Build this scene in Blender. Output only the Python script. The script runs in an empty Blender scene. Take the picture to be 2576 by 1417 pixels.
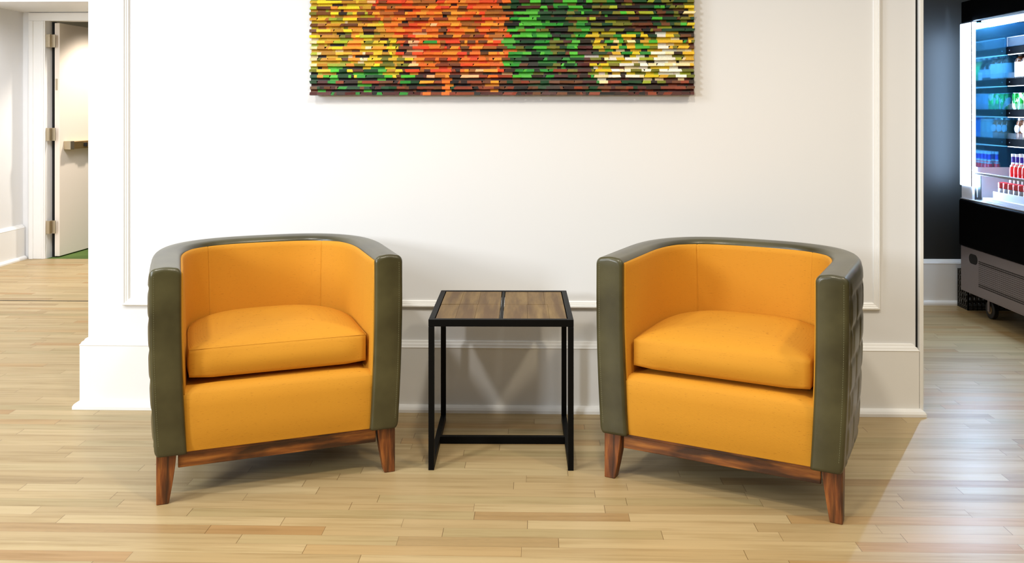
import bpy, bmesh, math, random
from mathutils import Vector, Matrix
S = bpy.context.scene
C = S.collection
PI = math.pi
RAD = math.radians

# ------------------------------------------------------------------ camera
cam_d = bpy.data.cameras.new('camera'); cam = bpy.data.objects.new('camera', cam_d); C.objects.link(cam)
cam.location = (0, 0, 1.28); cam.rotation_euler = (RAD(90), 0, RAD(1.56))
cam_d.sensor_width = 36.0; cam_d.lens = 2260.0 / 2576.0 * 36.0; cam_d.shift_y = -434.5 / 2576.0
cam_d.clip_start = 0.05
S.camera = cam
# ------------------------------------------------------------------ view
S.view_settings.view_transform = 'Standard'; S.view_settings.look = 'None'
S.view_settings.gamma = 1.0; S.view_settings.use_curve_mapping = False
S.view_settings.exposure = 0.0
# ------------------------------------------------------------------ world
w = bpy.data.worlds.new('world'); S.world = w; w.use_nodes = True
wt = w.node_tree; bg = wt.nodes['Background']; bg.inputs[1].default_value = 1.12
_tc = wt.nodes.new('ShaderNodeTexCoord'); _sp = wt.nodes.new('ShaderNodeSeparateXYZ'); _rp = wt.nodes.new('ShaderNodeValToRGB')
wt.links.new(_tc.outputs['Generated'], _sp.inputs[0]); wt.links.new(_sp.outputs[2], _rp.inputs[0]); wt.links.new(_rp.outputs[0], bg.inputs[0])
_e = _rp.color_ramp.elements; _e.new(0.3)
for _q, (_p, _c) in zip(_e, ((0.0, (0.02,0.02,0.02,1)), (0.3, (0.30,0.28,0.25,1)), (1.0, (1.0,0.97,0.91,1)))): _q.position = _p; _q.color = _c
# ------------------------------------------------------------------ lights
def area(name, loc, target, size, size_y, power, color, spread=180):
    d = bpy.data.lights.new(name, 'AREA'); d.shape = 'RECTANGLE'; d.size = size; d.size_y = size_y
    d.energy = power; d.color = color; d.spread = RAD(spread)
    o = bpy.data.objects.new(name, d); C.objects.link(o); o.location = loc
    v = Vector(target) - Vector(loc); o.rotation_euler = v.to_track_quat('-Z', 'Y').to_euler()
    return o
def spot(name, loc, target, power, color, angle, blend=0.6, rad=0.06):
    d = bpy.data.lights.new(name, 'SPOT'); d.energy = power; d.color = color; d.spot_size = RAD(angle); d.spot_blend = blend
    d.shadow_soft_size = rad
    o = bpy.data.objects.new(name, d); C.objects.link(o); o.location = loc
    v = Vector(target) - Vector(loc); o.rotation_euler = v.to_track_quat('-Z', 'Y').to_euler()
    return o
area('window_daylight', (-4.2, -1.4, 2.1), (-0.6, 3.4, 0.7), 0.7, 0.9, 140, (0.90, 0.95, 1.0))
area('added_side_fill', (-4.0, 1.3, 2.7), (-1.3, 3.6, 0.9), 1.2, 1.2, 90, (0.82, 0.91, 1.0))  # added cool fill to brighten the left of the wall, no known window
spot('ceiling_downlight', (1.6, 1.9, 2.9), (1.3, 2.6, 0), 88, (1.0, 0.84, 0.60), 120, 0.8, 0.10)
spot('ceiling_downlight', (0.1, 1.5, 2.9), (0.0, 2.4, 0), 115, (1.0, 0.90, 0.74), 120, 0.8, 0.10)
spot('ceiling_downlight', (-1.6, 1.9, 2.9), (-1.6, 2.6, 0), 105, (1.0, 0.98, 0.95), 120, 0.8, 0.10)
area('hall_daylight', (-3.0, 5.9, 2.6), (-3.9, 7.0, 0.0), 1.0, 1.0, 50, (0.98, 0.97, 1.0))
spot('room_beyond_downlight', (-3.35, 8.15, 2.4), (-3.95, 7.95, 0.3), 150, (1.0, 0.90, 0.78), 84, 0.5, 0.06)

# ------------------------------------------------------------------ helpers
def lin(r, g, b):
    def f(c):
        c /= 255.0
        return c / 12.92 if c <= 0.04045 else ((c + 0.055) / 1.055) ** 2.4
    return (f(r), f(g), f(b), 1.0)

class MB:
    """collects shapes into one mesh"""
    def __init__(self): self.v = []; self.f = []
    def add(self, vs, fs):
        n = len(self.v); self.v += [tuple(p) for p in vs]; self.f += [tuple(i + n for i in q) for q in fs]; return self
    def box(self, x0, x1, y0, y1, z0, z1):
        vs = [(x0,y0,z0),(x1,y0,z0),(x1,y1,z0),(x0,y1,z0),(x0,y0,z1),(x1,y0,z1),(x1,y1,z1),(x0,y1,z1)]
        return self.add(vs, [(3,2,1,0),(4,5,6,7),(0,1,5,4),(1,2,6,5),(2,3,7,6),(3,0,4,7)])
    def cyl(self, p0, p1, r0, r1=None, n=24, caps=True):
        r1 = r0 if r1 is None else r1
        p0 = Vector(p0); p1 = Vector(p1); d = (p1 - p0).normalized()
        a = d.orthogonal().normalized(); b = d.cross(a)
        vs = []
        for p, r in ((p0, r0), (p1, r1)):
            for k in range(n):
                t = 2*PI*k/n; vs.append(p + a*math.cos(t)*r + b*math.sin(t)*r)
        fs = [(k, (k+1) % n, n+(k+1) % n, n+k) for k in range(n)]
        if caps: fs += [tuple(range(n-1, -1, -1)), tuple(range(n, 2*n))]
        return self.add(vs, fs)
    def lathe(self, prof, c=(0,0,0), n=24):
        vs = []; m = len(prof)
        for r, z in prof:
            for k in range(n):
                t = 2*PI*k/n; vs.append((c[0]+r*math.cos(t), c[1]+r*math.sin(t), c[2]+z))
        fs = []
        for i in range(m-1):
            for k in range(n):
                fs.append((i*n+k, i*n+(k+1) % n, (i+1)*n+(k+1) % n, (i+1)*n+k))
        fs += [tuple(range(n-1, -1, -1)), tuple((m-1)*n+k for k in range(n))]
        return self.add(vs, fs)
    def build(self, name, mat, parent=None, smooth=False, bevel=0.0, seg=2, angle=35):
        me = bpy.data.meshes.new(name); me.from_pydata(self.v, [], self.f); me.update()
        bm = bmesh.new(); bm.from_mesh(me); bmesh.ops.recalc_face_normals(bm, faces=bm.faces); bm.to_mesh(me); bm.free()
        o = bpy.data.objects.new(name, me); C.objects.link(o)
        if mat: me.materials.append(mat)
        if smooth: me.polygons.foreach_set('use_smooth', [True]*len(me.polygons))
        if bevel:
            b = o.modifiers.new('bevel', 'BEVEL'); b.width = bevel; b.segments = seg; b.limit_method = 'ANGLE'; b.angle_limit = RAD(angle)
            b.harden_normals = False
        if parent: o.parent = parent
        return o

def empty(name, loc=(0,0,0), rz=0):
    o = bpy.data.objects.new(name, None); C.objects.link(o); o.location = loc; o.rotation_euler = (0,0,rz)
    o.empty_display_size = 0.1; return o
def tag(o, label=None, cat=None, group=None, kind=None):
    if label: o['label'] = label
    if cat: o['category'] = cat
    if group: o['group'] = group
    if kind: o['kind'] = kind
    return o
def copy_tree(o, parent=None):
    c = o.copy(); C.objects.link(c); c.parent = parent
    for ch in list(o.children): copy_tree(ch, c)
    return c

# ------------------------------------------------------------------ materials
class NT:
    def __init__(self, name):
        self.m = bpy.data.materials.new(name); self.m.use_nodes = True
        self.t = self.m.node_tree; self.b = self.t.nodes['Principled BSDF']
    def n(self, kind, **kw):
        x = self.t.nodes.new(kind)
        for k, v in kw.items():
            if k.startswith('i_'): x.inputs[k[2:]].default_value = v
            elif k[0] == 'I' and k[1:].isdigit(): x.inputs[int(k[1:])].default_value = v
            else: setattr(x, k, v)
        return x
    def l(self, a, b): self.t.links.new(a, b)
    def math(self, op, a, b=None, c=None):
        x = self.t.nodes.new('ShaderNodeMath'); x.operation = op
        for i, v in enumerate((a, b, c)):
            if v is None: continue
            if isinstance(v, (int, float)): x.inputs[i].default_value = v
            else: self.l(v, x.inputs[i])
        return x.outputs[0]
    def ramp(self, fac, stops, interp='LINEAR'):
        r = self.t.nodes.new('ShaderNodeValToRGB'); r.color_ramp.interpolation = interp
        e = r.color_ramp.elements
        while len(e) < len(stops): e.new(0.5)
        for q, (p, col) in zip(e, stops): q.position = p; q.color = col
        self.l(fac, r.inputs[0]); return r.outputs[0]
    def mix(self, fac, a, b, mode='MIX'):
        x = self.t.nodes.new('ShaderNodeMix'); x.data_type = 'RGBA'; x.blend_type = mode
        for s, v in ((x.inputs[0], fac), (x.inputs[6], a), (x.inputs[7], b)):
            if isinstance(v, (int, float)): s.default_value = v
            elif isinstance(v, tuple): s.default_value = v
            else: self.l(v, s)
        return x.outputs[2]
    def bump(self, h, strength, dist=0.002):
        x = self.t.nodes.new('ShaderNodeBump'); x.inputs['Strength'].default_value = strength; x.inputs['Distance'].default_value = dist
        self.l(h, x.inputs['Height']); self.l(x.outputs[0], self.b.inputs['Normal'])
    def obj(self, scale=(1,1,1)):
        tc = self.t.nodes.new('ShaderNodeTexCoord'); mp = self.t.nodes.new('ShaderNodeMapping'); mp.inputs['Scale'].default_value = scale
        self.l(tc.outputs['Object'], mp.inputs[0]); return mp.outputs[0]
    def noise(self, vec, scale, detail=3, rough=0.5):
        x = self.t.nodes.new('ShaderNodeTexNoise'); x.inputs['Scale'].default_value = scale; x.inputs['Detail'].default_value = detail
        x.inputs['Roughness'].default_value = rough; self.l(vec, x.inputs['Vector']); return x.outputs[0]

def plain(name, col, rough=0.5, metal=0.0, bump=0.0, bscale=200, spec=0.5, coat=0.0, var=0.0):
    t = NT(name); t.b.inputs['Base Color'].default_value = col; t.b.inputs['Roughness'].default_value = rough
    t.b.inputs['Metallic'].default_value = metal; t.b.inputs['Specular IOR Level'].default_value = spec
    t.b.inputs['Coat Weight'].default_value = coat; t.b.inputs['Coat Roughness'].default_value = 0.1
    v = t.obj()
    nz = t.noise(v, bscale, 2)
    if bump: t.bump(nz, bump, 0.001)
    if var:
        n2 = t.noise(v, 3.0, 3); f = t.ramp(n2, [(0.3, (1-var,)*3+(1,)), (0.7, (1,1,1,1))])
        t.l(t.mix(1.0, col, f, 'MULTIPLY'), t.b.inputs['Base Color'])
    return t.m
def emis(name, col, strength):
    t = NT(name); t.b.inputs['Base Color'].default_value = (0.8,0.8,0.8,1)
    t.b.inputs['Emission Color'].default_value = col; t.b.inputs['Emission Strength'].default_value = strength; return t.m
def glassy(name, col, rough=0.02, alpha=0.15):
    t = NT(name); t.b.inputs['Base Color'].default_value = col; t.b.inputs['Roughness'].default_value = rough
    t.b.inputs['Alpha'].default_value = alpha; t.b.inputs['Specular IOR Level'].default_value = 0.8; return t.m
def clearliquid(name, col, rough=0.08):
    t = NT(name); t.b.inputs['Base Color'].default_value = col; t.b.inputs['Roughness'].default_value = rough
    t.b.inputs['Coat Weight'].default_value = 0.6; t.b.inputs['Coat Roughness'].default_value = 0.05; return t.m

def m_floor():
    t = NT('maple_floor'); PW = 0.057
    tc = t.n('ShaderNodeTexCoord'); sp = t.n('ShaderNodeSeparateXYZ'); t.l(tc.outputs['Object'], sp.inputs[0])
    x, y = sp.outputs[0], sp.outputs[1]
    yr = t.math('DIVIDE', y, PW); row = t.math('FLOOR', yr); fy = t.math('FRACT', yr)
    wn = t.n('ShaderNodeTexWhiteNoise', noise_dimensions='1D'); t.l(row, wn.inputs['W'])
    off = t.math('MULTIPLY', wn.outputs[0], 13.7)
    wn2 = t.n('ShaderNodeTexWhiteNoise', noise_dimensions='1D'); t.l(t.math('ADD', row, 57.3), wn2.inputs['W'])
    ln = t.math('ADD', t.math('MULTIPLY', wn2.outputs[0], 0.55), 0.42)
    xr = t.math('DIVIDE', t.math('ADD', x, off), ln)
    # irregular board ends: warp the running coordinate a little per row
    xr = t.math('ADD', xr, t.math('MULTIPLY', t.math('SINE', t.math('MULTIPLY', xr, 2.1)), 0.22))
    cell = t.math('FLOOR', xr); fx = t.math('FRACT', xr)
    cv = t.n('ShaderNodeCombineXYZ'); t.l(row, cv.inputs[0]); t.l(cell, cv.inputs[1])
    wc = t.n('ShaderNodeTexWhiteNoise', noise_dimensions='2D'); t.l(cv.outputs[0], wc.inputs['Vector'])
    base = t.ramp(wc.outputs[0], [(0.0, lin(196,158,110)), (0.04, lin(205,170,120)), (0.12, lin(207,180,134)), (0.42, lin(201,175,130)),
                                  (0.60, lin(212,186,140)), (0.80, lin(217,193,148)), (0.94, lin(194,172,126)), (1.0, lin(203,166,116))])
    # grain: noise stretched along the boards, shifted for each board
    gv = t.n('ShaderNodeCombineXYZ')
    t.l(t.math('ADD', t.math('MULTIPLY', x, 2.2), t.math('MULTIPLY', wc.outputs[0], 91.0)), gv.inputs[0])
    t.l(t.math('MULTIPLY', y, 42.0), gv.inputs[1]); t.l(t.math('MULTIPLY', row, 3.1), gv.inputs[2])
    g = t.noise(gv.outputs[0], 1.0, 5, 0.6)
    gf = t.ramp(g, [(0.28, (0.74,0.70,0.62,1)), (0.5, (0.97,0.97,0.96,1)), (0.75, (1.04,1.03,1.02,1))])
    col = t.mix(1.0, base, gf, 'MULTIPLY')
    gv2 = t.n('ShaderNodeCombineXYZ'); t.l(t.math('ADD', t.math('MULTIPLY', x, 0.8), t.math('MULTIPLY', wc.outputs[0], 37.0)), gv2.inputs[0]); t.l(t.math('MULTIPLY', y, 9.0), gv2.inputs[1])
    g2 = t.noise(gv2.outputs[0], 1.3, 3, 0.55)
    streak = t.ramp(g2, [(0.60, (0,0,0,1)), (0.72, (1,1,1,1))])
    col = t.mix(t.math('MULTIPLY', streak, 0.32), col, lin(168,134,90))
    # figured knots on a few boards
    kn = t.n('ShaderNodeTexWave', wave_type='RINGS'); kn.inputs['Scale'].default_value = 6.0; kn.inputs['Distortion'].default_value = 9.0; kn.inputs['Detail'].default_value = 2.0
    t.l(gv.outputs[0], kn.inputs['Vector'])
    few = t.math('GREATER_THAN', wc.outputs[0], 0.955)
    col = t.mix(t.math('MULTIPLY', t.math('MULTIPLY', few, kn.outputs[1]), 0.35), col, lin(120,108,84))
    # seams
    s1 = t.math('LESS_THAN', t.math('MINIMUM', fy, t.math('SUBTRACT', 1.0, fy)), 0.011)
    s2 = t.math('LESS_THAN', t.math('MULTIPLY', t.math('MINIMUM', fx, t.math('SUBTRACT', 1.0, fx)), ln), 0.0009)
    seam = t.math('MAXIMUM', t.math('MULTIPLY', s1, 0.38), t.math('MULTIPLY', s2, 0.75))
    col = t.mix(seam, col, lin(104,74,40))
    hs = t.n('ShaderNodeHueSaturation'); hs.inputs['Saturation'].default_value = 1.05; hs.inputs['Value'].default_value = 0.70
    t.l(col, hs.inputs['Color']); t.l(hs.outputs[0], t.b.inputs['Base Color'])
    rg = t.ramp(g, [(0.3, (0.50,)*3+(1,)), (0.7, (0.40,)*3+(1,))]); t.l(rg, t.b.inputs['Roughness'])
    t.b.inputs['Coat Weight'].default_value = 0.08; t.b.inputs['Coat Roughness'].default_value = 0.3; t.b.inputs['Specular IOR Level'].default_value = 0.4
    # slight waviness of the varnish
    vv = t.noise(t.obj((1.5, 14, 1)), 2.0, 2)
    t.bump(t.math('ADD', t.math('MULTIPLY', seam, -0.5), vv), 0.10, 0.003)
    return t.m

def m_wall(name, col):
    t = NT(name); t.b.inputs['Base Color'].default_value = col; t.b.inputs['Roughness'].default_value = 0.55
    t.bump(t.noise(t.obj(), 260, 3), 0.06, 0.001); return t.m

def m_fabric():
    t = NT('orange_fabric'); v = t.obj()
    base = lin(205, 144, 40)
    # slubs: short darker threads running sideways
    sl = t.noise(t.obj((11, 11, 150)), 6.0, 2, 0.5)
    f = t.ramp(sl, [(0.655, (0,0,0,1)), (0.73, (1,1,1,1))])
    col = t.mix(t.math('MULTIPLY', f, 0.55), base, lin(120, 62, 12))
    n2 = t.noise(v, 5.0, 2); col = t.mix(t.math('MULTIPLY', n2, 0.18), col, lin(196,124,30))
    # fine horizontal ribs
    wv = t.n('ShaderNodeTexWave', wave_type='BANDS', bands_direction='Z'); wv.inputs['Scale'].default_value = 130.0; wv.inputs['Distortion'].default_value = 0.6
    t.l(v, wv.inputs['Vector'])
    col = t.mix(t.math('MULTIPLY', wv.outputs[1], 0.07), col, lin(172,106,28))
    t.l(col, t.b.inputs['Base Color']); t.b.inputs['Roughness'].default_value = 0.75
    t.b.inputs['Sheen Weight'].default_value = 0.0; t.b.inputs['Sheen Roughness'].default_value = 0.4; t.b.inputs['Specular IOR Level'].default_value = 0.25
    t.bump(t.math('ADD', wv.outputs[1], t.noise(v, 500, 2)), 0.18, 0.0004)
    return t.m
def m_leather():
    t = NT('olive_leather'); v = t.obj()
    n = t.noise(v, 7.0, 3)
    col = t.ramp(n, [(0.3, lin(52,48,26)), (0.7, lin(77,73,45))])
    t.l(col, t.b.inputs['Base Color']); t.b.inputs['Roughness'].default_value = 0.32; t.b.inputs['Specular IOR Level'].default_value = 0.45; t.b.inputs['Coat Weight'].default_value = 0.15; t.b.inputs['Coat Roughness'].default_value = 0.2
    vo = t.n('ShaderNodeTexVoronoi'); vo.inputs['Scale'].default_value = 420.0; t.l(v, vo.inputs['Vector'])
    t.bump(t.math('ADD', t.math('MULTIPLY', vo.outputs[0], 0.6), t.noise(v, 30, 3)), 0.12, 0.0012)
    return t.m
def m_wood(name, stops, sc=(3, 3, 3), axis=(1, 14, 14), rough=0.4, patch=None, n2s=9.0):
    t = NT(name); v = t.obj(axis)
    g = t.noise(v, sc[0], 5, 0.6); col = t.ramp(g, stops)
    if patch:
        p = t.noise(t.obj((0.6*axis[0]+0.4, 0.25*axis[1]+0.4, 0.25*axis[2]+0.4)), n2s, 3)
        f = t.ramp(p, [(0.44, (0,0,0,1)), (0.60, (1,1,1,1))]); col = t.mix(t.math('MULTIPLY', f, 0.85), col, patch)
    t.l(col, t.b.inputs['Base Color']); t.b.inputs['Roughness'].default_value = rough
    t.bump(g, 0.12, 0.001); return t.m

M = {}
M['floor'] = m_floor()
M['wall'] = m_wall('white_wall_paint', lin(234, 234, 234))
M['trim'] = m_wall('white_trim_paint', lin(242, 241, 238))
M['dark_wall'] = m_wall('charcoal_wall_paint', lin(35, 34, 31))
M['black'] = plain('black_metal', lin(6, 6, 6), 0.5, 0.0, 0.1)
M['table_metal'] = plain('powder_coated_metal', lin(4, 4, 4), 0.5, 0.0, 0.15, 600, 0.12)
M['dark_gap'] = plain('black_parts_and_gap_shade', lin(8, 7, 6), 0.8)  # black parts, and strips that stand in for shade in gaps
M['fabric'] = m_fabric(); M['leather'] = m_leather()
M['thread'] = plain('pale_thread', lin(112, 110, 78), 0.7)
M['leg_x'] = m_wood('burnt_orange_wood_rail', [(0.25, lin(70,34,12)), (0.5, lin(128,72,26)), (0.75, lin(182,116,48))], (4,), (1.2, 16, 16), 0.38, lin(36,16,6), 5.0)
M['leg_z'] = m_wood('burnt_orange_wood_leg', [(0.25, lin(66,30,12)), (0.5, lin(122,66,28)), (0.75, lin(176,108,48))], (5,), (14, 14, 1.4), 0.38, lin(36,16,6), 5.0)
M['top_wood'] = m_wood('aged_pine_top', [(0.2, lin(92,68,36)), (0.5, lin(120,94,52)), (0.8, lin(142,116,70))], (3,), (14, 1.6, 14), 0.6, lin(92,66,34), 3.0)
M['door'] = plain('cream_door_paint', lin(244, 232, 218), 0.45)
M['nickel'] = plain('satin_nickel', lin(190, 176, 150), 0.35, 0.9)
M['brass'] = plain('satin_brass', lin(214, 180, 120), 0.3, 0.9)
M['carpet'] = plain('green_carpet', lin(96, 120, 60), 0.95, 0, 0.5, 90, 0.2, 0, 0.4)
M['beyond_ceiling'] = plain('brown_ceiling', lin(140, 118, 84), 0.8)

# ------------------------------------------------------------------ setting
WY = 3.815                 # face of the main wall
WXL, WXR = -1.928, 1.590   # its two ends
o = MB().box(-9, 7, -2.5, 7.56, -0.05, 0.0).build('floor', M['floor']); tag(o, kind='structure')
o = MB().box(-6.5, -2.2, 7.56, 11, -0.05, 0.0).build('floor', M['carpet']); tag(o, kind='structure')

def sweep(mb, path, prof, closed=False):
    """mitred moulding; path = [(x, y)] in plan walked with the outward side on the right, prof = [(out, z)]"""
    n = len(path); rings = []
    for i in range(n):
        p = Vector(path[i]); a = Vector(path[i-1]) if (i > 0 or closed) else None; b = Vector(path[(i+1) % n]) if (i < n-1 or closed) else None
        ds = []
        if a is not None: ds.append((p-a).normalized())
        if b is not None: ds.append((b-p).normalized())
        ns = [Vector((d.y, -d.x)) for d in ds]
        m = sum(ns, Vector((0,0))); m.normalize(); k = 1.0 / max(0.2, m.dot(ns[0]))
        rings.append([(p.x + m.x*k*q, p.y + m.y*k*q, z) for q, z in prof])
    L = len(prof); vs = [v for r in rings for v in r]; fs = []
    for i in range(n if closed else n-1):
        j = (i+1) % n
        for k in range(L):
            k2 = (k+1) % L
            fs.append((i*L+k, i*L+k2, j*L+k2, j*L+k))
    if not closed: fs += [tuple(range(L)), tuple((n-1)*L+k for k in range(L-1, -1, -1))]
    mb.add(vs, fs); return mb

BASE = [(0,0),(0.047,0),(0.047,0.012),(0.042,0.021),(0.034,0.027),(0.025,0.029),(0.025,0.266),(0.027,0.270),(0.022,0.275),(0.019,0.282),(0.012,0.286),(0.009,0.293),(0.0,0.295)]
def baseboard(name, path): return tag(sweep(MB(), path, BASE).build(name, M['trim']), kind='structure')

o = MB().box(WXL, WXR, WY, WY+0.16, 0, 3.0).build('wall_back', M['wall']); tag(o, kind='structure')
baseboard('baseboard_back', [(WXL, WY+0.16), (WXL, WY), (WXR-0.020, WY), (WXR-0.020, WY+0.03)])
# picture-frame moulding on the wall: a mitred rectangle in the wall plane
def frame_moulding(x0, x1, z0, z1):
    prof = [(0,0),(0,0.012),(0.004,0.017),(0.009,0.017),(0.012,0.012),(0.016,0.012),(0.019,0.009),(0.024,0.008),(0.028,0.003),(0.028,0)]
    cs = [(x0,z0,1,1),(x1,z0,-1,1),(x1,z1,-1,-1),(x0,z1,1,-1)]
    vs = [(x+sx*q, WY-d, z+sz*q) for x,z,sx,sz in cs for q,d in prof]; L = len(prof); fs = []
    for i in range(4):
        j = (i+1) % 4
        for k in range(L): fs.append((i*L+k, i*L+(k+1) % L, j*L+(k+1) % L, j*L+k))
    return MB().add(vs, fs).build('trim_1', M['trim'])
tag(frame_moulding(-1.775, 1.440, 0.437, 2.72), kind='structure')
# free edge board at the right end, behind a dark slot
o = MB().box(1.600, 1.617, 3.797, 4.02, 0, 3.0).build('trim_2', M['trim'], bevel=0.003); tag(o, kind='structure')
o = MB().box(WXR+0.0005, 1.5995, 3.819, 3.97, 0.0, 3.0).build('slot_shade_fill', M['dark_gap']); tag(o, kind='structure')  # black fill set flush in the slot in place of its shade

# right: dark wall of the next room
RY = 5.966
o = MB().box(0.6, 5.2, RY, RY+0.12, 0, 3.0).build('wall_right_far', M['dark_wall']); tag(o, kind='structure')
baseboard('baseboard_right_far', [(0.6, RY), (5.0, RY)])
o = MB().box(5.2, 5.3, 2.0, RY+0.12, 0, 3.0).build('wall_right', M['dark_wall']); tag(o, kind='structure')

# left: hall with a recessed doorway
LX = -4.385
o = MB().box(LX-0.12, LX, 2.0, 7.68, 0, 2.9).build('wall_left', M['wall']); tag(o, kind='structure')
o = MB().box(LX-0.1, -2.2, 6.80, 7.56, 2.105, 2.9).build('ceiling', M['wall']); tag(o, kind='structure')
mb = MB().box(LX, -4.185, 7.56, 7.68, 0, 2.105).box(-4.185, -3.18, 7.56, 7.68, 2.035, 2.105).box(-3.18, -1.0, 7.56, 7.68, 0, 2.9)
tag(mb.build('wall_left_far', M['wall']), kind='structure')
baseboard('baseboard_left', [(LX, 7.54), (LX, 2.0)][::-1])
# door casing
mb = MB()
for x0, x1, d in ((-4.33, -4.185, 0.02), (-4.318, -4.285, 0.032), (-4.215, -4.195, 0.027)): mb.box(x0, x1, 7.56-d, 7.56, 0, 2.03)
mb.box(-4.33, -3.04, 7.54, 7.56, 2.03, 2.10)
tag(mb.build('trim_4', M['trim'], bevel=0.004), kind='structure')
o = MB().box(-4.45, -2.2, 5.895, 5.907, 0.0, 0.0012).build('trim_5', M['dark_gap']); tag(o, kind='structure')
# room beyond the door
mb = MB().box(-6.5, -2.2, 10.9, 11, 0, 2.6); tag(mb.build('wall_beyond', plain('beyond_wall', lin(210,196,170), 0.7)), kind='structure')
tag(MB().box(-6.5, -2.2, 7.68, 11, 2.45, 2.55).build('ceiling_beyond', M['beyond_ceiling']), kind='structure')

d = empty('door_1', (-4.15, 7.60, 0)); tag(d, kind='structure')
th = RAD(87.0)
leaf = MB().box(0, 0.92, -0.044, 0.0, 0.01, 2.02).build('door_leaf', M['door'], d, bevel=0.003)
leaf.rotation_euler = (0, 0, th); leaf.location = (0.0, 0.03, 0)
g = MB().box(-0.035, -0.001, 0.055, 0.075, 0, 2.03).build('hinge_gap_shade', M['dark_gap'], d)  # black strip standing in for the shade of the open hinge gap
for z in (1.862, 1.062, 0.268):
    h = MB().box(-0.05, -0.006, -0.045, -0.038, z-0.055, z+0.055).box(-0.006, 0.032, -0.020, -0.012, z-0.055, z+0.055).cyl((-0.006,-0.045,z-0.055),(-0.006,-0.045,z+0.055),0.009,n=12).box(-0.008,-0.002,-0.045,-0.014,z-0.055,z+0.055)
    h.build('hinge', M['nickel'], d, bevel=0.001)
MB().box(0.008, 0.028, 0.0285, 0.0300, 1.44, 1.54).build('edge_plate', M['nickel'], d)
bar = MB().box(0.09, 0.92, -0.105, -0.048, 0.93, 0.995).build('exit_bar', M['brass'], d, bevel=0.004)
bar.rotation_euler = (0, 0, th); bar.location = (0, 0.03, 0)
cap = MB().box(0.06, 0.12, -0.108, -0.044, 0.926, 1.0).build('bar_end_cap', M['nickel'], bar, bevel=0.004)
pad = MB().box(0.27, 0.86, -0.118, -0.10, 0.945, 0.98).build('push_pad', M['dark_gap'], bar, bevel=0.003)
lockp = MB().box(0.31, 0.42, -0.126, -0.116, 0.940, 0.985).build('latch_housing', M['brass'], bar, bevel=0.003)

# ------------------------------------------------------------------ armchairs
def plan(t, a, b, y0, front, n=2.7):
    """U-shaped plan curve, t 0..1 from right arm front round the back to left arm front"""
    ls = y0 - front; la = 1.52*(a+b)*0.5*2*0.53*2*0.5  # rough half-turn length
    la = PI*(a+b)/2*1.02; tot = 2*ls + la; d = t*tot
    if d < ls: return Vector((a, front + d)), Vector((1, 0))
    if d > ls + la: return Vector((-a, y0 - (d - ls - la))), Vector((-1, 0))
    th = PI*(d-ls)/la; c, s = math.cos(th), math.sin(th)
    e = 2.0/n
    x = a*abs(c)**e*(1 if c >= 0 else -1); y = y0 + b*abs(s)**e
    nx = abs(c)**(2-e)*(1 if c >= 0 else -1)/a; ny = abs(s)**(2-e)/b
    nn = Vector((nx, ny)); nn.normalize(); return Vector((x, y)), nn

FR = -0.36; Y0 = -0.11; BT = 0.445; TK = 0.098; ZB = 0.165; ZT = 0.768
def half_w(z):
    u = (z-ZB)/(ZT-ZB); return 0.397 + 0.016*u + 0.006*math.sin(PI*u)
def even_ts(n):
    # arc-length even sampling of the outer plan
    a = 0.41; pts = [(i/2000.0, plan(i/2000.0, a, BT, Y0, FR)[0]) for i in range(2001)]
    L = [0]
    for i in range(1, len(pts)): L.append(L[-1] + (pts[i][1]-pts[i-1][1]).length)
    out = []; k = 0
    for j in range(n+1):
        tgt = L[-1]*j/n
        while k < 2000 and L[k+1] < tgt: k += 1
        k2 = min(k+1, 2000); fr = 0 if L[k2] == L[k] else (tgt-L[k])/(L[k2]-L[k])
        out.append((pts[k][0]*(1-fr)+pts[k2][0]*fr, tgt))
    return out, L[-1]

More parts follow.
